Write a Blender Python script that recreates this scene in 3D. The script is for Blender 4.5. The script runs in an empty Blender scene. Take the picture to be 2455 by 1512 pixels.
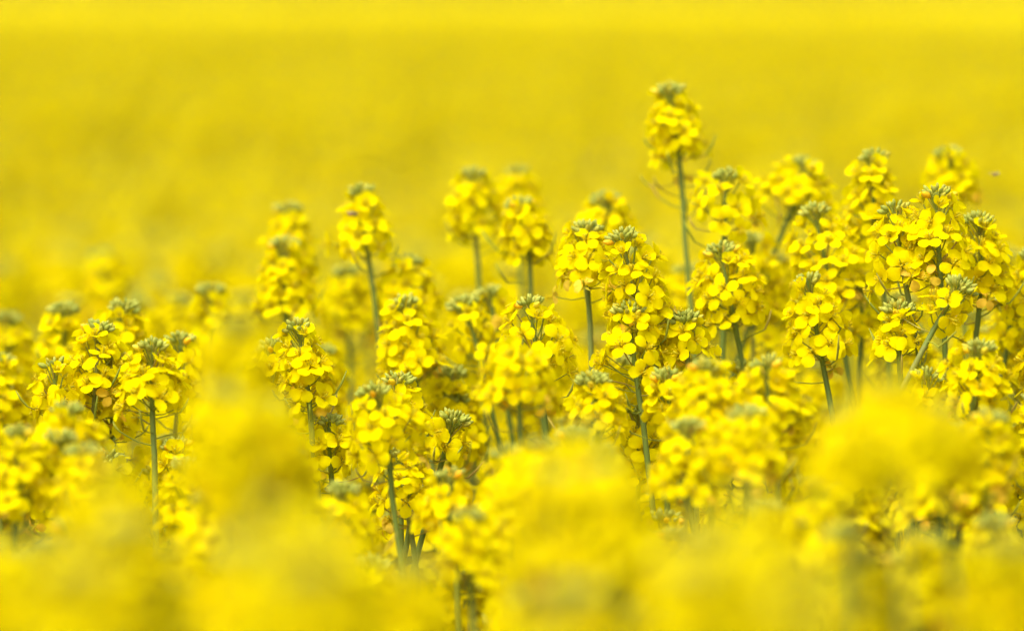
import bpy, math, random
import numpy as np
from mathutils import Matrix, Vector, Quaternion

# ------------------------------------------------------------------ camera, sky, sun, exposure
sc = bpy.context.scene
COL = sc.collection
R = math.radians
CAM_Z, FOCAL, SENSOR, ASPECT = 1.55, 200.0, 36.0, 630 / 1024
HORIZON = -62 / 1512                     # the horizon lies a hair above the frame
PITCH = math.atan((0.5 - HORIZON) * SENSOR * ASPECT / FOCAL)
FOCUS = 3.80
cam_d = bpy.data.cameras.new('camera')
cam = bpy.data.objects.new('camera', cam_d)
COL.objects.link(cam)
cam.location = (0, 0, CAM_Z)
cam.rotation_euler = (R(90) - PITCH, 0, 0)
cam_d.lens, cam_d.sensor_width, cam_d.clip_end = FOCAL, SENSOR, 4000
cam_d.clip_start = 0.1
cam_d.dof.use_dof = True
cam_d.dof.focus_distance = FOCUS
cam_d.dof.aperture_fstop = 2.8
cam_d.dof.aperture_blades = 9
sc.camera = cam

SUN_EL, SUN_AZ = R(60), R(215)           # azimuth measured from +Y clockwise: behind the camera, a little to the left
world = bpy.data.worlds.new('World')
sc.world = world
world.use_nodes = True
nt = world.node_tree
bg = nt.nodes['Background']
sky = nt.nodes.new('ShaderNodeTexSky')
sky.sky_type = 'NISHITA'
sky.sun_disc = False
sky.sun_elevation, sky.sun_rotation = SUN_EL, SUN_AZ
sky.air_density, sky.dust_density, sky.ozone_density = 0.5, 6.0, 0.6
nt.links.new(sky.outputs[0], bg.inputs[0])
bg.inputs[1].default_value = 0.15
sun_d = bpy.data.lights.new('sun', 'SUN')
sun = bpy.data.objects.new('sun', sun_d)
COL.objects.link(sun)
sun_d.energy, sun_d.angle, sun_d.color = 0.55, R(60), (1.0, 0.975, 0.93)
sdir = Vector((math.sin(SUN_AZ) * math.cos(SUN_EL), math.cos(SUN_AZ) * math.cos(SUN_EL), math.sin(SUN_EL)))
sun.rotation_euler = sdir.to_track_quat('Z', 'Y').to_euler()
sc.view_settings.view_transform = 'Standard'
sc.view_settings.look = 'None'
sc.view_settings.gamma = 1
sc.view_settings.use_curve_mapping = False
sc.view_settings.exposure = 1.40

sc.render.engine = 'CYCLES'
cy = sc.cycles
cy.max_bounces, cy.diffuse_bounces, cy.glossy_bounces, cy.transmission_bounces = 7, 6, 2, 5
cy.sample_clamp_indirect = 6.0
cy.use_denoising = True
cy.denoiser = 'OPENIMAGEDENOISE'

rng = random.Random(7)
U = rng.uniform


def px(x, y, D):
    """A point seen at pixel (x, y) of the 2455 x 1512 view of the photograph, at ground distance D."""
    cx = (x / 2455 - 0.5) * SENSOR / FOCAL
    cyy = (0.5 - y / 1512) * SENSOR * ASPECT / FOCAL
    v = Vector((cx, math.cos(PITCH) + cyy * math.sin(PITCH), -math.sin(PITCH) + cyy * math.cos(PITCH)))
    return Vector((0, 0, CAM_Z)) + v * (D / v.y)


def to_px(p):
    d = p - Vector((0, 0, CAM_Z))
    depth = d.y * math.cos(PITCH) - d.z * math.sin(PITCH)
    up = d.y * math.sin(PITCH) + d.z * math.cos(PITCH)
    return ((d.x / depth) * FOCAL / SENSOR + 0.5) * 2455, (0.5 - (up / depth) * FOCAL / (SENSOR * ASPECT)) * 1512


# ------------------------------------------------------------------ materials
def new_mat(name):
    m = bpy.data.materials.new(name)
    m.use_nodes = True
    t = m.node_tree
    t.nodes.clear()
    out = t.nodes.new('ShaderNodeOutputMaterial')
    return m, t, out


def N(t, kind, **kw):
    n = t.nodes.new(kind)
    for k, v in kw.items():
        if k.startswith('i'):
            n.inputs[int(k[1:])].default_value = v
        else:
            setattr(n, k, v)
    return n


def thin_material(name, stops, trans, rough, spec, noise_scale=0.0, noise_amt=0.0, veins=0.0, trans_tint=(1, 1, 1)):
    """A thin plant tissue: reflects and lets light through. stops = colours picked by a per-piece random number."""
    m, t, out = new_mat(name)
    L = t.links.new
    att = N(t, 'ShaderNodeAttribute', attribute_name='puv')
    sep = N(t, 'ShaderNodeSeparateXYZ')
    L(att.outputs['Vector'], sep.inputs[0])
    oi = N(t, 'ShaderNodeObjectInfo')
    add = N(t, 'ShaderNodeMath', operation='ADD')
    L(sep.outputs[2], add.inputs[0]); L(oi.outputs['Random'], add.inputs[1])
    fr = N(t, 'ShaderNodeMath', operation='FRACT')
    L(add.outputs[0], fr.inputs[0])
    ramp = N(t, 'ShaderNodeValToRGB')
    e = ramp.color_ramp.elements
    while len(e) < len(stops):
        e.new(0.5)
    for k, (p, c) in enumerate(stops):
        e[k].position = p
        e[k].color = (*c, 1)
    L(fr.outputs[0], ramp.inputs[0])
    col = ramp.outputs[0]
    if veins:
        # fine darker veins fanning out from the claw of the petal
        mul = N(t, 'ShaderNodeMath', operation='MULTIPLY', i1=26.0)
        L(sep.outputs[1], mul.inputs[0])
        sn = N(t, 'ShaderNodeMath', operation='SINE')
        L(mul.outputs[0], sn.inputs[0])
        mr = N(t, 'ShaderNodeMapRange', i1=0.75, i2=1.0, i3=0.0, i4=veins)
        L(sn.outputs[0], mr.inputs[0])
        claw = N(t, 'ShaderNodeMapRange', i1=0.15, i2=0.55, i3=0.55, i4=0.0)
        L(sep.outputs[0], claw.inputs[0])
        mx = N(t, 'ShaderNodeMath', operation='MAXIMUM')
        L(mr.outputs[0], mx.inputs[0]); L(claw.outputs[0], mx.inputs[1])
        mix = N(t, 'ShaderNodeMix', data_type='RGBA')
        mix.inputs[7].default_value = (0.62, 0.40, 0.004, 1)
        L(mx.outputs[0], mix.inputs[0]); L(col, mix.inputs[6])
        col = mix.outputs[2]
    if noise_scale:
        no = N(t, 'ShaderNodeTexNoise')
        no.inputs['Scale'].default_value = noise_scale
        geo = N(t, 'ShaderNodeNewGeometry')
        L(geo.outputs['Position'], no.inputs['Vector'])
        mr2 = N(t, 'ShaderNodeMapRange', i1=0.25, i2=0.75, i3=1 - noise_amt, i4=1 + noise_amt)
        L(no.outputs[0], mr2.inputs[0])
        vm = N(t, 'ShaderNodeVectorMath', operation='SCALE')
        L(col, vm.inputs[0]); L(mr2.outputs[0], vm.inputs['Scale'])
        col = vm.outputs[0]
    p = N(t, 'ShaderNodeBsdfPrincipled')
    p.inputs['Roughness'].default_value = rough
    p.inputs['Specular IOR Level'].default_value = spec
    L(col, p.inputs['Base Color'])
    if trans > 0:
        tr = N(t, 'ShaderNodeBsdfTranslucent')
        tm = N(t, 'ShaderNodeMix', data_type='RGBA', blend_type='MULTIPLY', i0=1.0)
        tm.inputs[7].default_value = (*trans_tint, 1)
        L(col, tm.inputs[6]); L(tm.outputs[2], tr.inputs[0])
        ms = N(t, 'ShaderNodeMixShader', i0=trans)
        L(p.outputs[0], ms.inputs[1]); L(tr.outputs[0], ms.inputs[2])
        L(ms.outputs[0], out.inputs[0])
    else:
        L(p.outputs[0], out.inputs[0])
    return m


M_PETAL = thin_material('yellow petal', [(0.0, (0.83, 0.745, 0.001)), (0.45, (0.87, 0.795, 0.002)), (0.8, (0.85, 0.765, 0.001)), (1.0, (0.82, 0.68, 0.001))],
                        0.53, 0.6, 0.0, 220, 0.06, 0.10, (1.0, 0.98, 0.6))
M_OLD = thin_material('fading petal', [(0.0, (0.80, 0.50, 0.02)), (0.5, (0.84, 0.60, 0.03)), (1.0, (0.78, 0.58, 0.05))], 0.35, 0.6, 0.2, 260, 0.12, 0.12)
M_STAMEN = thin_material('stamen and pistil', [(0.0, (0.72, 0.54, 0.006)), (1.0, (0.62, 0.52, 0.015))], 0.2, 0.6, 0.05)
M_SEPAL = thin_material('yellow green sepal', [(0.0, (0.50, 0.47, 0.02)), (1.0, (0.62, 0.54, 0.01))], 0.3, 0.55, 0.1)
M_BUD = thin_material('green bud', [(0.0, (0.30, 0.35, 0.045)), (0.5, (0.37, 0.41, 0.065)), (0.85, (0.42, 0.42, 0.055)), (1.0, (0.48, 0.42, 0.03))], 0.15, 0.6, 0.12, 500, 0.15)
M_BUDY = thin_material('opening bud', [(0.0, (0.82, 0.46, 0.008)), (0.5, (0.80, 0.58, 0.01)), (1.0, (0.70, 0.60, 0.03))], 0.2, 0.5, 0.25, 400, 0.1)
M_STEM = thin_material('waxy green stem', [(0.0, (0.120, 0.170, 0.022)), (0.5, (0.145, 0.200, 0.030)), (0.85, (0.170, 0.215, 0.038)), (1.0, (0.18, 0.20, 0.04))], 0.0, 0.5, 0.25, 60, 0.16)
M_PED = thin_material('flower stalk', [(0.0, (0.20, 0.25, 0.02)), (0.7, (0.27, 0.28, 0.022)), (1.0, (0.36, 0.25, 0.04))], 0.0, 0.55, 0.15, 90, 0.15)
M_LEAF = thin_material('blue green waxy leaf', [(0.0, (0.075, 0.135, 0.075)), (0.6, (0.10, 0.165, 0.095)), (1.0, (0.13, 0.185, 0.085))], 0.12, 0.45, 0.5, 45, 0.22)
MATS = [M_PETAL, M_OLD, M_STAMEN, M_SEPAL, M_BUD, M_BUDY, M_STEM, M_PED, M_LEAF]
PETAL, OLD, STAMEN, SEPAL, BUD, BUDY, STEM, PED, LEAF = range(9)


# ------------------------------------------------------------------ mesh collecting
class MB:
    def __init__(self):
        self.v, self.f, self.m, self.a, self.n = [], [], [], [], 0

    def add(self, v, f, mat, a=None, M=None, rnd=None):
        v = np.asarray(v, float)
        if M is not None:
            A = np.array(M)
            v = v @ A[:3, :3].T + A[:3, 3]
        if a is None:
            a = np.zeros((len(v), 3))
        a = np.array(a, float)
        if rnd is not None:
            a[:, 2] = rnd
        self.v.append(v); self.a.append(a)
        k = self.n
        self.f += [tuple(i + k for i in q) for q in f]
        self.m += ([mat] * len(f)) if isinstance(mat, int) else list(mat)
        self.n += len(v)

    def merge(self, o, M=None, rnd=None):
        if o.n:
            self.add(np.concatenate(o.v), o.f, o.m, np.concatenate(o.a), M, rnd)

    def mesh(self, name):
        me = bpy.data.meshes.new(name)
        V = np.concatenate(self.v)
        me.from_pydata(V.tolist(), [], self.f)
        used = sorted(set(self.m))
        idx = {u: i for i, u in enumerate(used)}
        for u in used:
            me.materials.append(MATS[u])
        me.polygons.foreach_set('material_index', [idx[i] for i in self.m])
        me.polygons.foreach_set('use_smooth', [True] * len(self.f))
        at = me.attributes.new('puv', 'FLOAT_VECTOR', 'POINT')
        at.data.foreach_set('vector', np.concatenate(self.a).ravel())
        me.update()
        return me


def tube(mb, pts, radii, sides, mat, rnd=0.0, cap=True):
    pts = [Vector(p) for p in pts]
    n = len(pts)
    V, F = [], []
    ref = None
    for i, p in enumerate(pts):
        t = (pts[min(i + 1, n - 1)] - pts[max(i - 1, 0)]).normalized()
        if ref is None:
            ref = t.orthogonal().normalized()
        ref = (ref - t * ref.dot(t)).normalized()
        b = t.cross(ref)
        for k in range(sides):
            a = 2 * math.pi * k / sides
            V.append(p + (ref * math.cos(a) + b * math.sin(a)) * radii[i])
    for i in range(n - 1):
        for k in range(sides):
            k2 = (k + 1) % sides
            F.append((i * sides + k, i * sides + k2, (i + 1) * sides + k2, (i + 1) * sides + k))
    if cap:
        F.append(tuple(range((n - 1) * sides, n * sides)))
    mb.add([tuple(v) for v in V], F, mat, [(0.5, 0, rnd)] * len(V))


def lathe(prof, sides):
    V, F = [], []
    for r, z in prof:
        for k in range(sides):
            a = 2 * math.pi * k / sides
            V.append((r * math.cos(a), r * math.sin(a), z))
    for i in range(len(prof) - 1):
        for k in range(sides):
            k2 = (k + 1) % sides
            F.append((i * sides + k, i * sides + k2, (i + 1) * sides + k2, (i + 1) * sides + k))
    return V, F


# ------------------------------------------------------------------ flower pieces (metres; flower axis +Z, petal of azimuth 0 along +X)
PT = [0.0, 0.15, 0.28, 0.40, 0.56, 0.74, 0.90, 1.0]
PW = [0.10, 0.14, 0.34, 0.74, 0.97, 0.98, 0.72, 0.34]


def petal_geo(open_deg, seed, length=0.0088, width=0.0082, reflex=18):
    r = random.Random(seed)
    V, A = [], []
    x, z = 0.0006, 0.0
    tilt = r.uniform(-5, 5)
    ph = r.uniform(0, 6)
    rows = []
    for i, t in enumerate(PT):
        if i:
            dt = (t - PT[i - 1]) * (length + 0.0022)
            # claw stands upright, then the blade bends out and its tip curls a little
            k = min(1, max(0, (t - 0.10) / 0.30))
            ang = 82 * (1 - k) + open_deg * k - reflex * max(0, t - 0.55) / 0.45
            x += dt * math.cos(R(ang)); z += dt * math.sin(R(ang))
        rows.append((x, z, ang if i else 82))
    cup = r.uniform(-0.14, 0.10)
    for i, t in enumerate(PT):
        x, z, ang = rows[i]
        nx, nz = -math.sin(R(ang)), math.cos(R(ang))
        for c in range(5):
            v = (c - 2) / 2
            y = v * PW[i] * width / 2 * (1 + 0.05 * math.sin(ph + 3 * t))
            back = (abs(v) ** 2.2) * (0.0007 if i == 7 else (0.0002 if i == 6 else 0))
            if i == 7 and c == 2:
                back += 0.00025
            h = cup * width * v * v * min(1, t * 2) + 0.00028 * math.sin(ph + 5 * v + 4 * t) * t + math.tan(R(tilt)) * y * t
            V.append((x - back * math.cos(R(ang)) + nx * h, y, z - back * math.sin(R(ang)) + nz * h))
            A.append((t, v, 0))
    F = [(i * 5 + c, (i + 1) * 5 + c, (i + 1) * 5 + c + 1, i * 5 + c + 1) for i in range(7) for c in range(4)]
    return V, F, A


# openness classes: 0 barely open, 1 cup, 2 open, 3 wide open, 4 fading and limp
OPEN = [60, 34, 14, 2, -20]
PETALS = {}
for o in range(5):
    for s in range(3):
        PETALS[o, s] = petal_geo(OPEN[o], 31 * o + s + 5, length=(0.0078, 0.0092, 0.0102, 0.0104, 0.0084)[o],
                                 width=(0.0066, 0.0082, 0.0090, 0.0092, 0.0066)[o], reflex=(5, 12, 14, 18, 34)[o])


def flower_core(o, seed):
    """Sepals, stamens and pistil."""
    r = random.Random(seed)
    mb = MB()
    for k in range(4):
        a = R(45 + 90 * k + r.uniform(-8, 8))
        e = R(58 if o < 2 else 28 if o < 4 else -5)
        d = Vector((math.cos(a) * math.cos(e), math.sin(a) * math.cos(e), math.sin(e)))
        s = Vector((-math.sin(a), math.cos(a), 0)) * 0.0011
        b = Vector((0, 0, -0.0004))
        up = d.cross(s).normalized() * -0.0004
        V = [b, b + d * 0.0028 + s + up, b + d * 0.0060, b + d * 0.0028 - s + up]
        mb.add([tuple(p) for p in V], [(0, 1, 2, 3)], SEPAL, [(0.6, 0, r.random())] * 4)
    for k in range(6):
        a = R(60 * k + r.uniform(-12, 12))
        e = R(r.uniform(62, 80))
        d = Vector((math.cos(a) * math.cos(e), math.sin(a) * math.cos(e), math.sin(e)))
        h = r.uniform(0.0056, 0.0068)
        tube(mb, [(0, 0, 0), d * h * 0.8, d * h], [0.00018, 0.00018, 0.0002], 3, STAMEN, r.random(), False)
        tip = d * h
        tube(mb, [tip - d * 0.0004, tip + d * 0.0005 + Vector((0, 0, .0001)), tip + d * 0.0014], [0.0003, 0.00055, 0.0002], 4, STAMEN, r.random())
    tube(mb, [(0, 0, -0.0006), (0, 0, 0.0035), (0, 0, 0.0070)], [0.0008, 0.0006, 0.0007], 5, SEPAL, r.random())
    return mb


def petal_matrix(k, r):
    # the four petals stand in two close pairs, as in a cress flower
    az = (28, 152, 208, 332)[k] if r.random() < 0.5 else (45, 135, 225, 315)[k]
    return Matrix.Rotation(R(az + r.uniform(-9, 9)), 4, 'Z') @ Matrix.Rotation(R(r.uniform(-9, 9)), 4, 'Y') @ Matrix.Scale(r.uniform(0.92, 1.07), 4)


FLOWERS = []                             # variants: openness, core collection, petals [(key, matrix)]
for o, cnt in ((0, 2), (1, 3), (2, 5), (3, 5), (4, 3)):
    for j in range(cnt):
        r = random.Random(100 * o + j)
        FLOWERS.append(dict(o=o, core=flower_core(o, 900 + 10 * o + j), petals=[((o, r.randrange(3)), petal_matrix(k, r)) for k in range(4 if o < 4 else 3)]))
BY_OPEN = {o: [i for i, f in enumerate(FLOWERS) if f['o'] == o] for o in range(5)}
FL_JOIN = []
for f in FLOWERS:
    mb = MB()
    mb.merge(f['core'])
    for key, M in f['petals']:
        V, F, A = PETALS[key]
        mb.add(V, F, OLD if f['o'] == 4 else PETAL, A, M)
    f['join'] = mb


def bud_geo(l, w):
    return lathe([(w * 0.45, 0), (w * 0.88, l * 0.22), (w, l * 0.48), (w * 0.72, l * 0.78), (w * 0.15, l)], 6)


BUDS = []
for j, (l, w, mt) in enumerate([(0.0042, 0.00115, BUD), (0.0055, 0.0015, BUD), (0.0064, 0.0018, BUD), (0.0078, 0.0022, BUDY)]):
    mb = MB()
    V, F = bud_geo(l, w)
    mb.add(V, F, mt, [(0.6, 0, 0)] * len(V))
    BUDS.append(mb)


def frame(d, twist):
    d = d.normalized()
    q = Vector((0, 0, 1)).rotation_difference(d)
    return q.to_matrix().to_4x4() @ Matrix.Rotation(twist, 4, 'Z')


def make_raceme(seed, Rd=0.0225, H=0.052, nf=30, nb=24, rb=0.0105, low=0.045, nlow=8, ax=0.0016, scale_f=1.0, bend=0.0):
    """One flowering spike. Tip of the stalk at the origin, stalk running down -Z to -(H+low)."""
    r = random.Random(seed)
    u = r.uniform
    rach, flw, bud = MB(), [], []
    L = H + low
    bx, by = u(-1, 1) * bend, u(-1, 1) * bend

    def axis(s):
        k = (s / L) * (1 - s / L) * 4
        return Vector((bx * k, by * k, -s))
    n = 9
    tube(rach, [axis(0.003 + (L - 0.003) * i / (n - 1)) for i in range(n)], [ax * (0.45 + 0.55 * min(1, (i / (n - 1)) * 1.8)) for i in range(n)], 7, STEM, r.random(), False)

    def stalk(p0, p1, sag, rad, mt=PED):
        m = (p0 + p1) / 2 + Vector((0, 0, -sag))
        tube(rach, [p0, m, p1], [rad * 1.15, rad, rad * 1.15], 4, mt, r.random(), False)
    off = u(0, 6.28)
    for k in range(nb):
        q = (k + 0.5) / nb
        th = R(94) * math.sqrt(q)
        az = off + k * 2.39996 + u(-.25, .25)
        c = Vector((math.sin(th) * math.cos(az) * rb, math.sin(th) * math.sin(az) * rb, -0.0005 + 0.75 * rb * (math.cos(th) - 1) + u(-0.0008, 0.0008)))
        d = Vector((math.sin(th * 0.85) * math.cos(az), math.sin(th * 0.85) * math.sin(az), math.cos(th * 0.85) + 0.18))
        kind = 0 if q < 0.22 else 1 if q < 0.6 else 2
        if q > 0.86 and r.random() < 0.35:
            kind = 3
        M = Matrix.Translation(c) @ frame(d, u(0, 6)) @ Matrix.Scale(u(0.88, 1.12), 4)
        bud.append((M, kind, r.random()))
        stalk(axis(0.007 + 0.012 * q), c, 0.0004, 0.00042, PED)
    for i in range(nf):
        t = (i + 0.5) / nf
        az = off + 1.1 + i * 2.39996 + u(-0.22, 0.22)
        s = 0.0085 + (H - 0.0085) * t ** 0.95 + u(-0.0035, 0.0035)
        reach = 0.0058 * scale_f
        rt = max(0.0075, Rd * (0.60 + 0.40 * math.sin(min(1, t * 1.5) * math.pi / 2)) * u(0.78, 1.12) - reach)
        e = R(58 - 46 * t + u(-9, 9))
        lp = rt / max(0.35, math.cos(e))
        hz = Vector((math.cos(az), math.sin(az), 0))
        tip = axis(s) + hz * rt
        base_s = min(L - 0.002, s + lp * math.sin(e) + 0.002)
        o = r.choice((0, 1, 1)) if t < 0.10 else r.choice((1, 2, 2, 3)) if t < 0.3 else r.choice((2, 2, 3, 3, 3)) if t < 0.86 else r.choice((2, 3, 4))
        fe = R(math.degrees(e) * 0.6 + u(-14, 36))
        d = hz * math.cos(fe) + Vector((0, 0, math.sin(fe))) + Vector((u(-.22, .22), u(-.22, .22), 0))
        M = Matrix.Translation(tip) @ frame(d, u(0, 6.28)) @ Matrix.Scale(scale_f * u(0.88, 1.08), 4)
        flw.append((M, r.choice(BY_OPEN[o]), r.random()))
        stalk(axis(base_s), tip - d.normalized() * 0.0006, 0.0012, 0.00048)
    for i in range(nlow):
        t = (i + 0.6) / max(1, nlow)
        s = H * 0.92 + (low * 0.9) * t
        az = off + 2.0 + i * 2.39996
        e = R(u(-4, 24))
        hz = Vector((math.cos(az), math.sin(az), 0))
        lp = u(0.017, 0.026)
        p0 = axis(min(L - 0.001, s))
        tip = p0 + hz * lp * math.cos(e) + Vector((0, 0, lp * math.sin(e)))
        stalk(p0, tip, u(-0.001, 0.0022), 0.00052)
        if r.random() < 0.45 and t < 0.75:
            d = hz * 0.8 + Vector((0, 0, u(-0.2, 0.7)))
            flw.append((Matrix.Translation(tip) @ frame(d, u(0, 6)) @ Matrix.Scale(0.92, 4), r.choice(BY_OPEN[4] + BY_OPEN[2]), r.random()))
        else:                            # young seed pod
            d = (hz * 0.55 + Vector((0, 0, 0.85))).normalized()
            l = u(0.008, 0.02)
            tube(rach, [tip, tip + d * l * 0.5 + hz * 0.0008, tip + d * l], [0.0007, 0.0009, 0.0003], 5, PED, r.random())
    return dict(rach=rach, flw=flw, bud=bud, L=L, ax=ax)


def joined(rc):
    mb = MB()
    mb.merge(rc['rach'])
    for M, i, q in rc['flw']:
        mb.merge(FLOWERS[i]['join'], M, q)
    return mb


def bud_joined(rc):
    mb = MB()
    for M, k, q in rc['bud']:
        mb.merge(BUDS[k], M, q)
    return mb


def leaf_geo(seed, l, w):
    r = random.Random(seed)
    V, A = [], []
    droop, wav, tw = r.uniform(0.5, 1.5), r.uniform(0.04, 0.12), r.uniform(-0.5, 0.5)
    n = 9
    x = z = 0
    for i in range(n):
        t = i / (n - 1)
        wd = w * (0.62 + 0.5 * t if t < 0.35 else 0.80 * math.cos((t - 0.35) / 0.65 * math.pi / 2) ** 0.75) / 2
        a = 1.05 - droop * t * 1.2
        if i:
            x += l / (n - 1) * math.cos(a); z += l / (n - 1) * math.sin(a)
        for c in range(5):
            v = (c - 2) / 2
            V.append((x + abs(v) * 0.0, v * wd, z + abs(v) * wd * 0.35 + wav * w * math.sin(7 * t + 2.5 * v + tw * 6) * abs(v) + tw * v * wd * t))
            A.append((t, v, 0))
    F = [(i * 5 + c, (i + 1) * 5 + c, (i + 1) * 5 + c + 1, i * 5 + c + 1) for i in range(n - 1) for c in range(4)]
    return V, F, A


LEAVES = []
for j in range(6):
    mb = MB()
    V, F, A = leaf_geo(50 + j, 0.055 + 0.012 * j, 0.016 + 0.004 * j)
    mb.add(V, F, LEAF, A)
    LEAVES.append(mb)


# ------------------------------------------------------------------ linking helpers
def link(name, data, parent=None, M=None):
    o = bpy.data.objects.new(name, data)
    COL.objects.link(o)
    if parent:
        o.parent = parent
    if M is not None:
        o.matrix_local = M
    return o


def tag(o, label, cat, group=None):
    o['label'], o['category'] = label, cat
    if group:
        o['group'] = group


FM_JOIN = [f['join'].mesh('flower') for f in FLOWERS]
FM_CORE = [f['core'].mesh('flower') for f in FLOWERS]
PM = {}
for key, (V, F, A) in PETALS.items():
    mb = MB()
    mb.add(V, F, OLD if key[0] == 4 else PETAL, A)
    PM[key] = mb.mesh('petal')
BM = [b.mesh('bud') for b in BUDS]
LM = [b.mesh('leaf') for b in LEAVES]


# ------------------------------------------------------------------ the setting: soil and the far end of the field
def sheet(name, xs, ys, zf, mat):
    V = [(x, y, zf(x, y)) for y in ys for x in xs]
    w = len(xs)
    F = [(j * w + i, j * w + i + 1, (j + 1) * w + i + 1, (j + 1) * w + i) for j in range(len(ys) - 1) for i in range(w - 1)]
    me = bpy.data.meshes.new(name)
    me.from_pydata(V, [], F)
    me.polygons.foreach_set('use_smooth', [True] * len(F))
    me.materials.append(mat)
    o = link(name, me)
    o['kind'] = 'structure'
    return o


m, t, out = new_mat('dry soil')
p = N(t, 'ShaderNodeBsdfPrincipled'); p.inputs['Roughness'].default_value = 0.95
no = N(t, 'ShaderNodeTexNoise'); no.inputs['Scale'].default_value = 9; no.inputs['Detail'].default_value = 8
rp = N(t, 'ShaderNodeValToRGB')
rp.color_ramp.elements[0].color = (0.055, 0.038, 0.024, 1); rp.color_ramp.elements[1].color = (0.14, 0.10, 0.065, 1)
tc = N(t, 'ShaderNodeNewGeometry')
bp = N(t, 'ShaderNodeBump'); bp.inputs['Distance'].default_value = 0.03
t.links.new(tc.outputs['Position'], no.inputs['Vector']); t.links.new(no.outputs[0], rp.inputs[0]); t.links.new(rp.outputs[0], p.inputs['Base Color'])
t.links.new(no.outputs[0], bp.inputs['Height']); t.links.new(bp.outputs[0], p.inputs['Normal']); t.links.new(p.outputs[0], out.inputs[0])
lin = lambda a, b, n: [a + (b - a) * i / (n - 1) for i in range(n)]
sheet('ground', [-1500, -200, -40, -10, 0, 10, 40, 200, 1500], [-300, -20, 0, 20, 60, 300, 1800], lambda x, y: 0.0, m)

# beyond the plants built one by one the canopy is a lumpy sheet of blossom that runs to the horizon
m, t, out = new_mat('distant blossom')
p = N(t, 'ShaderNodeBsdfPrincipled'); p.inputs['Roughness'].default_value = 0.8; p.inputs['Specular IOR Level'].default_value = 0.0
no = N(t, 'ShaderNodeTexNoise'); no.inputs['Scale'].default_value = 14; no.inputs['Detail'].default_value = 5
rp = N(t, 'ShaderNodeValToRGB')
e = rp.color_ramp.elements
e[0].position, e[0].color = 0.28, (0.42, 0.36, 0.02, 1)
e[1].position, e[1].color = 0.55, (0.74, 0.645, 0.001, 1)
tc = N(t, 'ShaderNodeNewGeometry')
t.links.new(tc.outputs['Position'], no.inputs['Vector']); t.links.new(no.outputs[0], rp.inputs[0]); t.links.new(rp.outputs[0], p.inputs['Base Color'])
t.links.new(p.outputs[0], out.inputs[0])
hz_r = random.Random(3)


def canopy_z(x, y):
    fade = min(1, (y - 30) / 12)
    return 1.12 + 0.16 * fade + hz_r.uniform(-0.06, 0.06)


ys = [30 + 0.35 * i for i in range(110)] + [69 * 1.09 ** i for i in range(37)]
xs = [-900, -400, -180, -90, -50] + lin(-30, 30, 140) + [50, 90, 180, 400, 900]
far_canopy = sheet('field', xs, ys, canopy_z, m)

# ------------------------------------------------------------------ plant templates
RT = []                                  # raceme templates shared by the crowd
for j in range(14):
    r = random.Random(400 + j)
    RT.append(make_raceme(500 + j, Rd=r.uniform(0.020, 0.0255), H=r.uniform(0.040, 0.060), nf=r.randrange(23, 31), nb=r.randrange(18, 26),
                          rb=r.uniform(0.005, 0.0066), low=r.uniform(0.03, 0.06), nlow=r.randrange(5, 10), bend=0.002))
RJ = [joined(x) for x in RT]
RB = [bud_joined(x) for x in RT]
RJM = [x.mesh('flower_head') for x in RJ]
RBM = [x.mesh('bud_cluster') for x in RB]
RRM = [x['rach'].mesh('flower_head') for x in RT]


def bez(p0, p1, p2, p3, n):
    o = []
    for i in range(n):
        t = i / (n - 1)
        o.append(p0 * (1 - t) ** 3 + p1 * 3 * t * (1 - t) ** 2 + p2 * 3 * t * t * (1 - t) + p3 * t ** 3)
    return o


PT_H = 1.33
PLANTS = []
for j in range(9):
    r = random.Random(1700 + j)
    stem = MB()
    heads, leaves = [], []
    dirs = []
    lean = Vector((r.uniform(-.05, .05), r.uniform(-.05, .05), 0))

    def shoot(start, tip, d_tip, r0, r1):
        k = r.randrange(len(RT))
        d = d_tip.normalized()
        base = tip - d * RT[k]['L']
        seg = (base - start).length
        pts = bez(start, start + Vector((0, 0, seg * 0.3)) + (base - start) * 0.12, base - d * seg * 0.3, base, 8)
        tube(stem, pts + [base + d * 0.004], [r0 + (r1 - r0) * i / 7 for i in range(8)] + [r1], 6, STEM, r.random(), False)
        heads.append((k, Matrix.Translation(tip) @ frame(d, r.uniform(0, 6.28))))
        return pts
    main = shoot(Vector((0, 0, -0.02)), Vector((lean.x, lean.y, PT_H)), Vector((lean.x * 1.5 + r.uniform(-.07, .07), lean.y * 1.5 + r.uniform(-.07, .07), 1)), 0.005, 0.0021)
    nb_ = (2, 3, 3, 4, 3, 2, 4, 3, 3)[j]
    az0 = r.uniform(0, 6.28)
    for b in range(nb_):
        az = az0 + b * 2.3 + r.uniform(-.4, .4)
        s = main[5 if b % 2 else 6]
        drop = 0.05 + 0.05 * b + r.uniform(0, 0.035)
        rad = r.uniform(0.045, 0.085)
        tip = Vector((lean.x + math.cos(az) * rad, lean.y + math.sin(az) * rad, PT_H - drop))
        st = s.copy()
        if tip.z - 0.14 < st.z:
            st = main[4]
        shoot(st, tip, Vector((math.cos(az) * r.uniform(.05, .35), math.sin(az) * r.uniform(.05, .35), 1)), 0.0026, 0.0017)
    for b in range(7):
        i = 2 + b % 5
        az = az0 + b * 2.4
        leaves.append((r.randrange(6), Matrix.Translation(main[i] + Vector((0, 0, r.uniform(-.05, .05)))) @ Matrix.Rotation(az, 4, 'Z') @ Matrix.Scale(r.uniform(0.9, 1.5), 4)))
    PLANTS.append(dict(stem=stem, heads=heads, leaves=leaves, sm=stem.mesh('stem')))


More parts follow.
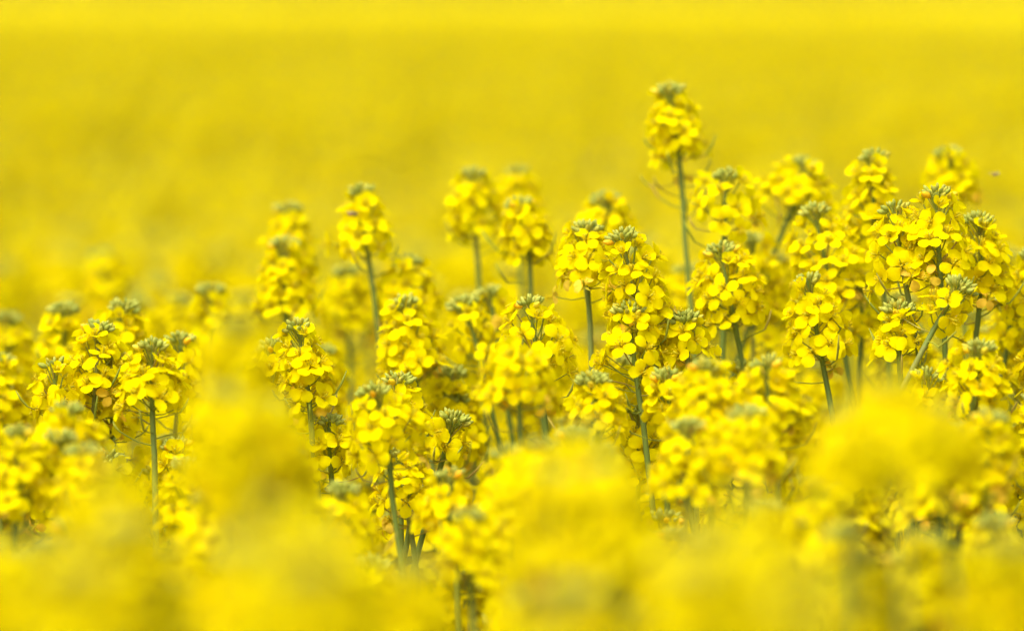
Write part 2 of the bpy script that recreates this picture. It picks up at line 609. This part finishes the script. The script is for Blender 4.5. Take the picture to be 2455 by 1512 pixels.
def fill_plant(x, y, h, k, rot, lod):
    pl = PLANTS[k]
    root = link('rapeseed_plant', None)
    root.empty_display_size = 0.05
    root.location = (x, y, 0)
    root.rotation_euler = (0, 0, rot)
    s = h / PT_H
    root.scale = (1, 1, s)
    fix = Matrix.Diagonal((1, 1, 1 / s, 1))
    link('stem', pl['sm'], root)
    for hk, M in pl['heads']:
        T = Matrix.Translation((0, 0, M.translation.z * (1 - 1 / s) * 0)) @ M
        # keep the flower heads themselves unstretched
        loc = T.to_translation()
        MM = Matrix.Translation(loc) @ fix @ Matrix.Translation(-loc) @ T
        if lod == 'heads':
            a = link('flower_head', RJM[hk], root, None)
            a.matrix_basis = MM
            b = link('bud_cluster', RBM[hk], a)
        else:
            a = link('flower_head', RRM[hk], root, None)
            a.matrix_basis = MM
            link('bud_cluster', RBM[hk], a)
            for FMx, i, q in RT[hk]['flw']:
                f = link('flower', FM_JOIN[i], a)
                f.matrix_basis = FMx
    for lk, M in pl['leaves']:
        f = link('leaf', LM[lk], root)
        f.matrix_basis = M
    return root


# ------------------------------------------------------------------ the plants one can pick out
# x, y of the bud tip (2455-wide view), distance, head width px, head height px, flowers, buds, (x, y) further down its stem, stalk zone px, detail, label
SP = 'rapeseed stalk'
HEROES = [
    (1605, 206, 4.02, 140, 170, 30, 22, (1645, 600), 150, 1, 'tallest rapeseed stalk, standing clear above all the others with bare flower stalks under its spike'),
    (1745, 410, 3.95, 165, 120, 13, 24, (1738, 640), 60, 1, 'thin rapeseed spike with few scattered flowers and wide bud crown beside the tallest stalk'),
    (1940, 385, 4.06, 190, 130, 30, 26, (1850, 620), 40, 1, 'rapeseed head nodding sideways on a slanting bare stem'),
    (2095, 366, 3.96, 145, 230, 38, 20, (2120, 700), 30, 1, 'long dense rapeseed column between the slanting stem and the twin crown heads'),
    (2270, 358, 4.08, 135, 130, 26, 20, (2300, 640), 40, 1, 'soft edged rapeseed head peeping over the twin crowned pair'),
    (2245, 452, 3.81, 165, 210, 34, 26, (2262, 760), 40, 2, 'crisp rapeseed head with a deep green bud crown and one orange bud'),
    (2142, 490, 3.82, 150, 190, 28, 16, (2188, 760), 90, 2, 'crisp rapeseed head with ladder of bare flower stalks below it'),
    (2345, 515, 3.86, 160, 210, 34, 26, (2340, 800), 40, 1, 'rapeseed head with broad flat bud crown on a straight upright stem'),
    (1950, 495, 3.92, 190, 250, 44, 24, (2022, 830), 30, 1, 'stout tall rapeseed dome on a thick leaning stem'),
    (1725, 588, 3.88, 185, 190, 40, 26, (1778, 860), 40, 1, 'broad rapeseed dome with spiky bud crown on a dark curved stem'),
    (1487, 556, 3.80, 170, 240, 38, 26, (1525, 700), 40, 2, 'sharp rapeseed head with fine curled stamens and a green bud crown set askew'),
    (1405, 535, 3.87, 150, 140, 28, 22, (1418, 860), 60, 1, 'short rapeseed head on a long straight bare stem beside the sharp askew crowned one'),
    (1450, 465, 4.06, 150, 120, 24, 22, (1465, 700), 40, 1, 'low soft rapeseed head behind the short head on the bare stem'),
    (1506, 728, 3.79, 190, 190, 24, 36, (1548, 1060), 60, 2, 'rapeseed stalk with the largest rounded green bud crown on a long bare stem'),
    (1642, 752, 3.80, 110, 110, 12, 34, (1655, 960), 30, 2, 'small rapeseed shoot that is mostly a round ball of green buds'),
    (1245, 478, 4.00, 125, 140, 26, 20, (1270, 690), 50, 1, 'narrow rapeseed head with flat bud cap on a thin dark stem'),
    (1135, 406, 4.10, 135, 160, 24, 18, (1147, 650), 40, 1, 'loose soft rapeseed head with a small flat bud cap and straight bare stem'),
    (1240, 402, 4.24, 130, 150, 26, 8, (1250, 650), 40, 1, 'soft rapeseed head without a visible bud cap'),
    (865, 448, 4.02, 135, 150, 24, 14, (895, 690), 60, 1, 'rapeseed head with an insect on it, on a bowed bare stem'),
    (690, 490, 4.17, 125, 160, 26, 18, (700, 720), 40, 1, 'soft rapeseed head rising just behind another one of the same width'),
    (680, 575, 4.03, 140, 180, 32, 20, (690, 820), 40, 1, 'rapeseed column with flat green bud cap in front of a softer one'),
    (505, 684, 4.10, 90, 110, 9, 26, (510, 820), 40, 1, 'dark green bud cluster with hardly any flowers'),
    (975, 618, 4.03, 170, 160, 32, 22, (990, 820), 40, 1, 'wide soft rapeseed head above a tighter rounded one'),
    (965, 716, 3.91, 155, 180, 38, 20, (1012, 970), 40, 1, 'tight rounded rapeseed dome with tiers of flowers on a leaning stem'),
    (1105, 716, 3.95, 130, 170, 14, 26, (1150, 880), 50, 1, 'thin rapeseed shoot with flat pale bud cap and few flowers'),
    (1172, 690, 4.00, 100, 100, 8, 22, (1200, 860), 50, 1, 'rapeseed shoot of mostly buds bending over at the tip'),
    (1268, 716, 3.77, 180, 200, 34, 14, (1300, 960), 40, 2, 'crisp rapeseed head of large open flowers with hidden buds'),
    (1240, 815, 3.62, 185, 150, 36, 0, (1246, 990), 50, 1, 'full rounded rapeseed head with no buds showing on a short dark stem'),
    (710, 772, 3.79, 130, 190, 30, 20, (748, 1060), 70, 2, 'slim crisp rapeseed spike with pale bud tip bent aside on a straight green stem'),
    (895, 925, 3.68, 190, 180, 32, 26, (938, 1180), 40, 1, 'heavy rapeseed head of big round petals on a thick straight stem'),
    (365, 818, 3.74, 165, 160, 32, 22, (370, 1060), 80, 2, 'rapeseed head with bud crown on an upright stem with many bare side stalks'),
    (300, 724, 3.94, 160, 180, 34, 26, (280, 960), 40, 1, 'soft rapeseed head with tall grey green bud crown'),
    (128, 866, 3.80, 125, 130, 20, 8, (140, 1080), 40, 2, 'small crisp rapeseed head with a few opening buds in its middle'),
    (160, 972, 3.60, 170, 130, 34, 20, (165, 1150), 30, 1, 'flat topped rapeseed head in layered tiers'),
    (1420, 897, 3.70, 140, 140, 20, 34, (1430, 1100), 30, 1, 'rapeseed shoot with wide loose bud crown and flowers only beneath'),
    (1690, 868, 3.60, 190, 180, 42, 20, (1700, 1120), 30, 1, 'rapeseed head with pale bud cap merging into its equally wide neighbour'),
    (1835, 862, 3.63, 190, 170, 42, 14, (1860, 1120), 30, 1, 'rapeseed head with yellow bud cap touching the wide neighbour'),
    (1780, 985, 3.48, 190, 160, 38, 16, (1800, 1200), 30, 1, 'rapeseed head tucked beneath two merging heads'),
    (1935, 662, 3.83, 160, 200, 28, 18, (1975, 880), 50, 2, 'crisp low rapeseed head with dark buds and pointed loose petals'),
    (2152, 728, 3.80, 120, 130, 14, 30, (2160, 900), 40, 2, 'small crisp rapeseed shoot with a round open ball of buds'),
    (2312, 676, 3.76, 100, 120, 10, 24, (2200, 860), 30, 1, 'rapeseed shoot on a greyish slanting stem crossing the upright ones'),
    (2350, 822, 3.70, 170, 170, 30, 26, (2340, 1000), 30, 1, 'low broad rapeseed head with brush of pale buds'),
    (2425, 715, 3.93, 120, 120, 12, 28, (2400, 900), 30, 1, 'rapeseed shoot with dark grey green bud tuft by the low broad head'),
    (2480, 600, 3.9, 150, 170, 30, 20, (2480, 850), 30, 1, 'rapeseed head rising beside the shoot with the dark bud tuft'),
    (1095, 992, 3.80, 110, 90, 7, 30, (1060, 1110), 30, 2, 'sharp small branching bud shoot with plump separate green buds'),
    (1035, 1000, 3.79, 90, 80, 8, 0, (1010, 1120), 30, 2, 'few sharp flowers seen from the side with curled stamens'),
    (790, 1000, 3.80, 140, 130, 20, 16, (800, 1160), 40, 2, 'crisp low rapeseed head with one orange bud behind the straight stem'),
    (962, 1078, 3.76, 160, 160, 26, 14, (985, 1260), 40, 2, 'crisp low rapeseed head behind the thick straight stem'),
    (1080, 1130, 3.62, 150, 150, 26, 12, (1090, 1300), 30, 1, 'low rapeseed head with flat bud cap by the dark leafy gap'),
    (1120, 1225, 3.45, 150, 150, 24, 18, (1130, 1400), 30, 1, 'low rapeseed head with smoky bud crown under the dark leafy gap'),
    (240, 600, 4.5, 130, 160, 26, 12, (270, 800), 40, 1, 'soft rapeseed head leaning over a dark blurred stem'),
    (2055, 665, 3.98, 130, 130, 16, 22, (2060, 860), 40, 1, 'rapeseed shoot with green bud tuft half hidden between stout and crisp heads'),
    (1600, 890, 3.72, 120, 120, 16, 26, (1600, 1080), 30, 1, 'rapeseed shoot with dim bud crown leaning on the long bare stem'),
    (1300, 1060, 3.3, 200, 170, 34, 10, (1255, 1300), 30, 1, 'soft rapeseed head with a blurred thin stem running down beside it'),
    # soft heads rising close to the lens
    (2130, 905, 2.75, 250, 180, 40, 14, (2160, 1300), 30, 0, 'large blurred rapeseed head with a dark stem smudge at its side'),
    (2030, 985, 3.0, 230, 170, 40, 14, (2040, 1300), 30, 0, 'blurred rapeseed head at the shoulder of the large blurred one'),
    (2240, 975, 3.0, 230, 170, 40, 14, (2280, 1300), 30, 0, 'blurred rapeseed head joined to the large blurred one by its flowers'),
    (570, 770, 3.02, 210, 260, 42, 10, (570, 1200), 30, 0, 'tall blurred rapeseed head in front of the softened column pair'),
    (530, 930, 2.95, 230, 250, 42, 10, (530, 1300), 30, 0, 'blurred rapeseed head below the tall blurred one'),
    (640, 960, 3.0, 220, 240, 42, 10, (640, 1300), 30, 0, 'blurred rapeseed head beside the slim crisp spike'),
    (1400, 1020, 2.95, 240, 300, 42, 10, (1400, 1500), 30, 0, 'blurred rapeseed head below the wide loose bud crown'),
    (1440, 1110, 2.85, 230, 300, 42, 10, (1500, 1500), 30, 0, 'blurred rapeseed head beside the foot of the long bare stem'),
    (1320, 1130, 2.9, 240, 300, 42, 10, (1320, 1500), 30, 0, 'blurred rapeseed head in front of the blurred thin stem'),
    (640, 1200, 2.55, 330, 330, 42, 8, (640, 1600), 30, 0, 'very blurred wide rapeseed head below the straight green stem'),
    (750, 1230, 2.6, 300, 330, 42, 8, (790, 1600), 30, 0, 'very blurred rapeseed head at the foot of the slim crisp spike'),
    (1790, 1180, 2.65, 300, 330, 42, 8, (1790, 1600), 30, 0, 'very blurred rapeseed head under the merging heads'),
    (1690, 1260, 2.5, 300, 330, 42, 8, (1690, 1600), 30, 0, 'very blurred rapeseed head below the dark stem gap'),
    (260, 1100, 2.8, 280, 300, 42, 8, (260, 1500), 30, 0, 'very blurred rapeseed head under the many side stalks'),
    (60, 1300, 2.75, 280, 300, 42, 8, (60, 1500), 30, 0, 'very blurred rapeseed head below the flat topped one'),
    (450, 575, 5.4, 100, 120, 36, 6, (450, 760), 20, 0, 'bright blurred rapeseed head lying far behind the green bud cluster'),
]
import time
GROUPS = {0: 'blurred rapeseed heads near the lens', 1: 'softly focused rapeseed stalks', 2: 'sharp rapeseed stalks'}
occupied = []
for hi, (x, y, D, wpx, hpx, nf, nb, low_pt, stalk_px, lod, label) in enumerate(HEROES):
    r = random.Random(5000 + hi)
    mpp = 0.684 / 2455 * D / 3.8 * 1.0
    tip = px(x, y, D)
    lp = px(*low_pt, D)
    d = (tip - lp).normalized()
    rc = make_raceme(6000 + hi, Rd=wpx * mpp / 2 * 1.04, H=hpx * mpp, nf=int(nf * 0.84 + 0.5), nb=nb, rb=0.0036 + 0.00012 * nb, low=stalk_px * mpp + 0.012,
                     nlow=max(3, int(stalk_px / 11)), ax=0.0019, bend=0.0025)
    # the bud crown rises a little above the tip of the stalk
    root = link('rapeseed_plant', None)
    root.empty_display_size = 0.05
    tag(root, label, 'plant')
    root['group'] = GROUPS[lod]
    base = tip - d * rc['L']
    foot = Vector((lp.x + (lp.x - tip.x) * 0.25 + r.uniform(-.02, .02), lp.y + r.uniform(-.02, .02), -0.02))
    root.location = (foot.x, foot.y, 0)
    O = Vector((foot.x, foot.y, 0))
    seg = (base - foot).length
    pts = bez(foot - O, foot - O + Vector((0, 0, seg * 0.4)), base - O - d * seg * 0.42, base - O, 14)
    sm = MB()
    thick = 1.0 + 0.25 * (hi % 3) / 2
    tube(sm, pts + [base - O + d * 0.004], [0.0050 + (0.0019 - 0.0050) * (i / 13) ** 0.8 for i in range(14)] + [0.0018], 10, STEM, r.random(), False)
    link('stem', sm.mesh('stem'), root)
    HM = Matrix.Translation(tip - O) @ frame(d, r.uniform(0, 6.28))
    st = link('flower_stalks', rc['rach'].mesh('flower_stalks') if lod else joined(rc).mesh('flower_head'), root)
    if not lod:
        st.name = 'flower_head'
    st.matrix_basis = HM
    if nb:
        if lod == 2:
            ax_m = MB()
            bc = link('bud_cluster', None, root)
            bc.empty_display_size = 0.01
            bc.matrix_basis = HM
            for M, k, q in rc['bud']:
                b = link('bud', BM[k], bc)
                b.matrix_basis = M
        else:
            link('bud_cluster', bud_joined(rc).mesh('bud_cluster'), root).matrix_basis = HM
    if lod:
        for M, i, q in rc['flw']:
            if lod == 2:
                f = link('flower', FM_CORE[i], root)
                f.matrix_basis = HM @ M
                for key, PMx in FLOWERS[i]['petals']:
                    pe = link('petal', PM[key], f)
                    pe.matrix_basis = PMx
            else:
                link('flower', FM_JOIN[i], root).matrix_basis = HM @ M
    if not lod:                          # side shoots below the main head
        for b in range(4):
            az = r.uniform(0, 1.5) + b * 1.7
            k = r.randrange(len(RT))
            td = Vector((math.cos(az) * 0.2, math.sin(az) * 0.2, 1)).normalized()
            tp = tip - O + Vector((math.cos(az) * r.uniform(.03, .06), math.sin(az) * r.uniform(.03, .06), -0.06 - 0.05 * b - r.uniform(0, .02)))
            bb = tp - td * RT[k]['L']
            s0 = pts[9].copy()
            br = MB()
            tube(br, bez(s0, s0 + Vector((0, 0, 0.06)), bb - td * 0.07, bb, 7) + [bb + td * 0.004], [0.0025, 0.0024, 0.0023, 0.0022, 0.002, 0.0019, 0.0018, 0.0017], 6, STEM, r.random(), False)
            link('side_stem', br.mesh('side_stem'), root)
            a_ = link('flower_head', RJM[k], root)
            a_.matrix_basis = Matrix.Translation(tp) @ frame(td, r.uniform(0, 6))
            link('bud_cluster', RBM[k], a_)
    for b in range(4):
        i = (11, 10, 9, 8)[b]
        f = link('leaf', LM[r.randrange(6)], root)
        f.matrix_basis = Matrix.Translation(pts[i] + Vector((0, 0, r.uniform(-.03, .03)))) @ Matrix.Rotation(r.uniform(0, 6.28), 4, 'Z') @ Matrix.Scale(r.uniform(0.6, 1.1), 4)
    occupied.append((tip.x, tip.y))

# ------------------------------------------------------------------ the plants that fill the rows between them
def poly(pts, x):
    if x <= pts[0][0]:
        return pts[0][1]
    for (x0, y0), (x1, y1) in zip(pts, pts[1:]):
        if x <= x1:
            return y0 + (y1 - y0) * (x - x0) / (x1 - x0)
    return pts[-1][1]


LIM_NEAR = [(0, 1330), (300, 1300), (460, 1250), (690, 1250), (860, 1330), (940, 1560), (1200, 1580), (1280, 1400), (1540, 1400), (1600, 1450), (1700, 1340), (1900, 1340), (1980, 1560), (2380, 1600), (2455, 1480)]
LIM_MID = [(0, 1000), (250, 1060), (340, 1120), (430, 1080), (650, 1080), (700, 1180), (780, 1180), (850, 1150), (910, 1330), (970, 1330), (1040, 1200), (1200, 1080), (1300, 990), (1460, 1020), (1500, 1380), (1660, 1380), (1700, 980), (1900, 970), (2000, 1100), (2200, 1060), (2455, 920)]
LIM_PRE = [(0, 1150), (150, 1180), (300, 1240), (430, 1240), (470, 1060), (680, 1100), (760, 1220), (840, 1340), (940, 1440), (1150, 1430), (1230, 1190), (1300, 1070), (1450, 1080), (1500, 1450), (1660, 1450), (1700, 1160), (1720, 1090), (1900, 1080), (1960, 1080), (2100, 1180), (2300, 1160), (2455, 1100)]
LIM_FOC = [(0, 800), (200, 740), (450, 800), (700, 830), (900, 880), (1000, 930), (1200, 860), (1400, 860), (1560, 930), (1640, 930), (1750, 840), (2000, 790), (2200, 780), (2455, 740)]
LIM_BACK = [(0, 730), (200, 680), (400, 720), (600, 640), (800, 640), (1000, 620), (1200, 600), (1400, 580), (1600, 560), (1800, 560), (2000, 560), (2200, 540), (2455, 560)]
LIM_FAR = [(0, 650), (300, 690), (2455, 610)]


def limit(xp, D):
    if D < 2.75:
        return poly(LIM_NEAR, xp)
    if D < 3.45:
        return poly(LIM_PRE, xp) + 230 * (3.45 - D) / 0.7
    if D < 3.77:
        return poly(LIM_MID, xp)
    if D < 4.0:
        return poly(LIM_FOC, xp)
    if D < 4.7:
        return poly(LIM_BACK, xp)
    return poly(LIM_FAR, xp) - (D - 4.7) * 85


SLOPE = SENSOR / FOCAL / 2
D_END = 5.3
pr = random.Random(99)
cells = []
STEP = 0.125
yv = 1.62
while yv < D_END:
    half = SLOPE * yv + 0.05
    n = max(2, int(round(2 * half / (STEP if not 2.7 < yv < 4.15 else 0.095))))
    for i in range(n):
        xx = -half + 2 * half * (i + 0.5) / n + pr.uniform(-.05, .05)
        cells.append((xx, yv + pr.uniform(-.05, .05)))
    yv += STEP if not 2.7 < yv < 4.15 else 0.085
for i in range(46):                      # low heads seen through the gaps between the nearest rows
    xq = pr.choice((pr.uniform(1950, 2430), pr.uniform(1950, 2430), pr.uniform(860, 1240), pr.uniform(20, 440)))
    yq = pr.uniform(3.05, 3.42)
    cells.append((px(xq, 1200, yq).x, yq))
LAB = {
    'near': ('rapeseed plant in full yellow bloom blurred in front of the sharp stalks', 'blurred plants before the sharp stalks'),
    'mid': ('lower rapeseed plant with several yellow heads wedged between the taller stalks', 'lower plants between the taller stalks'),
    'back': ('rapeseed plant in yellow bloom softened behind the sharp stalks', 'softened plants behind the sharp stalks'),
}
count = {}
for xx, yy in cells:
    near_hero = any((xx - a) ** 2 + (yy - b) ** 2 < 0.022 ** 2 for a, b in occupied)
    if near_hero:
        continue
    h = min(1.50, max(1.05, pr.gauss(1.325, 0.045)))
    xp, yp = to_px(Vector((xx, yy, h)))
    lim = limit(min(2455, max(0, xp)), yy) + (abs(pr.gauss(0, 22)) if not 2.75 < yy < 3.45 else pr.uniform(0, 300))
    if yp < lim:                         # no plant of the crowd overtops the ones one can pick out
        h = px(xp, lim, yy).z
    kind = 'near' if yy < 3.40 else 'mid' if yy < 4.0 else 'back'
    in_gap = not (520 < xp < 880 or 1270 < xp < 1480 or 1690 < xp < 1930 or (xp < 420 and yy < 2.4))
    if h < 0.9 or (lim > 1545 and not 3.0 < yy < 3.45) or (in_gap and yy < 3.02):
        continue
    o = fill_plant(xx, yy, h, pr.randrange(len(PLANTS)), pr.uniform(0, 6.28), 'flowers' if 3.5 < yy < 4.1 else 'heads')
    tag(o, LAB[kind][0], 'plant', LAB[kind][1])
    count[kind] = count.get(kind, 0) + 1
print('fill plants', count)

# ------------------------------------------------------------------ the rest of the crop: one mass to the far end
src = bpy.data.collections.new('crop_sources')
for j, pl in enumerate(PLANTS):
    mb = MB()
    mb.merge(pl['stem'])
    for hk, M in pl['heads']:
        mb.merge(RJ[hk], M)
        mb.merge(RB[hk], M)
    for lk, M in pl['leaves']:
        mb.merge(LEAVES[lk], M)
    so = bpy.data.objects.new('crop_source_%02d' % j, mb.mesh('crop_source'))
    src.objects.link(so)
P, RO, SCL, IDX = [], [], [], []
fr = random.Random(12)
yv = 1.55
while yv < 62:
    step = 0.125 if yv < 14 else 0.17 if yv < 28 else 0.25
    half = 2.2 + SLOPE * yv * (2.2 if yv < 30 else 1.8)
    n = int(2 * half / step)
    for i in range(n):
        x = -half + 2 * half * (i + 0.5) / n + fr.uniform(-.5, .5) * step
        y = yv + fr.uniform(-.5, .5) * step
        if y < D_END - 0.04 and abs(x) < SLOPE * y + 0.06:
            continue
        if y < 1.55:
            continue
        patch = 0.04 * math.sin(x * 1.3 + 0.7 * y) * math.sin(0.9 * y - 0.4 * x + 1)
        h = min(1.47, max(1.1, fr.gauss(1.31 + patch, 0.045)))
        if D_END - 0.1 < y < 8.5 and abs(x) < SLOPE * y + 0.1:
            xp, yp = to_px(Vector((x, y, h)))
            lim = limit(min(2455, max(0, xp)), y)
            if yp < lim:
                h = px(xp, lim, y).z
        P.append((x, y, 0)); RO.append((0, 0, fr.uniform(0, 6.28)))
        w = 1.0 if yv < 14 else 1.2 if yv < 28 else 1.5
        SCL.append((w, w, h / PT_H)); IDX.append(fr.randrange(len(PLANTS)))
    yv += step
me = bpy.data.meshes.new('rapeseed_crop')
me.from_pydata(P, [], [])
for nm, tp, vals, key in (('rot', 'FLOAT_VECTOR', RO, 'vector'), ('scl', 'FLOAT_VECTOR', SCL, 'vector'), ('idx', 'INT', IDX, 'value')):
    a = me.attributes.new(nm, tp, 'POINT')
    a.data.foreach_set(key, np.array(vals).ravel())
crop = link('rapeseed_crop', me)
crop['kind'] = 'stuff'
tag(crop, 'mass of flowering rapeseed stretching away to the far end of the field', 'crop')
ng = bpy.data.node_groups.new('crop', 'GeometryNodeTree')
ng.interface.new_socket('Geometry', in_out='INPUT', socket_type='NodeSocketGeometry')
ng.interface.new_socket('Geometry', in_out='OUTPUT', socket_type='NodeSocketGeometry')
gi, go = ng.nodes.new('NodeGroupInput'), ng.nodes.new('NodeGroupOutput')
ip = ng.nodes.new('GeometryNodeInstanceOnPoints')
ci = ng.nodes.new('GeometryNodeCollectionInfo')
ci.inputs['Collection'].default_value = src
ci.inputs['Separate Children'].default_value = True
ci.inputs['Reset Children'].default_value = True


def named(nm, tp):
    a = ng.nodes.new('GeometryNodeInputNamedAttribute')
    a.data_type = tp
    a.inputs[0].default_value = nm
    return [o for o in a.outputs if o.enabled and o.name == 'Attribute'][0]


L = ng.links.new
L(gi.outputs[0], ip.inputs['Points'])
L(ci.outputs[0], ip.inputs['Instance'])
ip.inputs['Pick Instance'].default_value = True
L(named('idx', 'INT'), ip.inputs['Instance Index'])
L(named('rot', 'FLOAT_VECTOR'), ip.inputs['Rotation'])
L(named('scl', 'FLOAT_VECTOR'), ip.inputs['Scale'])
L(ip.outputs[0], go.inputs[0])
md = crop.modifiers.new('crop', 'NODES')
md.node_group = ng
print('crop instances', len(P), 'objects', len(sc.objects))


# ------------------------------------------------------------------ two small insects
def solid(name, col, rough, alpha_mix=0.0):
    m, t, out = new_mat(name)
    p = N(t, 'ShaderNodeBsdfPrincipled')
    no = N(t, 'ShaderNodeTexNoise'); no.inputs['Scale'].default_value = 900
    rp = N(t, 'ShaderNodeValToRGB')
    rp.color_ramp.elements[0].color = (*[c * 0.6 for c in col], 1); rp.color_ramp.elements[1].color = (*col, 1)
    t.links.new(no.outputs[0], rp.inputs[0]); t.links.new(rp.outputs[0], p.inputs['Base Color'])
    p.inputs['Roughness'].default_value = rough
    p.inputs['Transmission Weight'].default_value = alpha_mix
    t.links.new(p.outputs[0], out.inputs[0])
    MATS.append(m)
    return len(MATS) - 1


FLY_BODY, FLY_RED, FLY_WING = solid('dark brown insect shell', (0.05, 0.025, 0.02), 0.35), solid('reddish insect shell', (0.22, 0.05, 0.02), 0.4), solid('clear insect wing', (0.55, 0.5, 0.45), 0.2, 0.7)


def insect(label, loc, rot, size, spread):
    root = link('fly', None)
    root.empty_display_size = 0.005
    tag(root, label, 'insect')
    root.location, root.rotation_euler, root.scale = loc, rot, (size, size, size)
    mb = MB()
    prof = [(0.02, -0.62), (0.14, -0.5), (0.19, -0.3), (0.17, -0.08), (0.11, 0.0), (0.19, 0.1), (0.21, 0.22), (0.16, 0.34), (0.06, 0.38)]
    V, F = lathe([(a, b) for a, b in prof], 8)
    mb.add([(z, x, y) for x, y, z in V], F, [FLY_RED if i < 24 else FLY_BODY for i in range(len(F))])
    body = link('body', mb.mesh('body'), root)
    mb = MB()
    V, F = lathe([(0.03, -0.12), (0.13, -0.05), (0.15, 0.04), (0.08, 0.13), (0.01, 0.15)], 8)
    mb.add([(z + 0.46, x, y) for x, y, z in V], F, FLY_BODY)
    link('head', mb.mesh('head'), root)
    for s_ in (-1, 1):
        mb = MB()
        a = math.radians(spread)
        L_, W_ = 0.95, 0.16
        V = []
        for k in range(7):
            t_ = k / 6
            wd = W_ * math.sin(math.pi * (0.12 + 0.85 * t_)) ** 0.7
            for v_ in (-1, 1):
                lx, ly = t_ * L_, v_ * wd
                V.append((0.15 - lx * math.cos(a) + ly * math.sin(a), s_ * (0.1 + lx * math.sin(a) + ly * math.cos(a)), 0.2 + 0.12 * t_))
        mb.add(V, [(2 * k, 2 * k + 1, 2 * k + 3, 2 * k + 2) for k in range(6)], FLY_WING)
        link('wing', mb.mesh('wing'), root)
        for k in range(3):
            mb = MB()
            x0 = 0.25 - 0.13 * k
            tube(mb, [(x0, s_ * 0.12, -0.1), (x0 + 0.1 - 0.12 * k, s_ * 0.34, 0.02), (x0 + 0.14 - 0.2 * k, s_ * 0.46, -0.3)], [0.025, 0.02, 0.012], 4, FLY_BODY)
            link('leg', mb.mesh('leg'), root)
    return root


insect('tiny dark reddish fly resting on the petals of a soft rapeseed head', px(846, 513, 3.975), (R(8), R(-8), R(12)), 0.0058, 14)
insect('tiny brown fly hovering in the open air beyond the broad flat bud crown', px(2386, 418, 4.0), (R(0), R(-15), R(60)), 0.0046, 62)
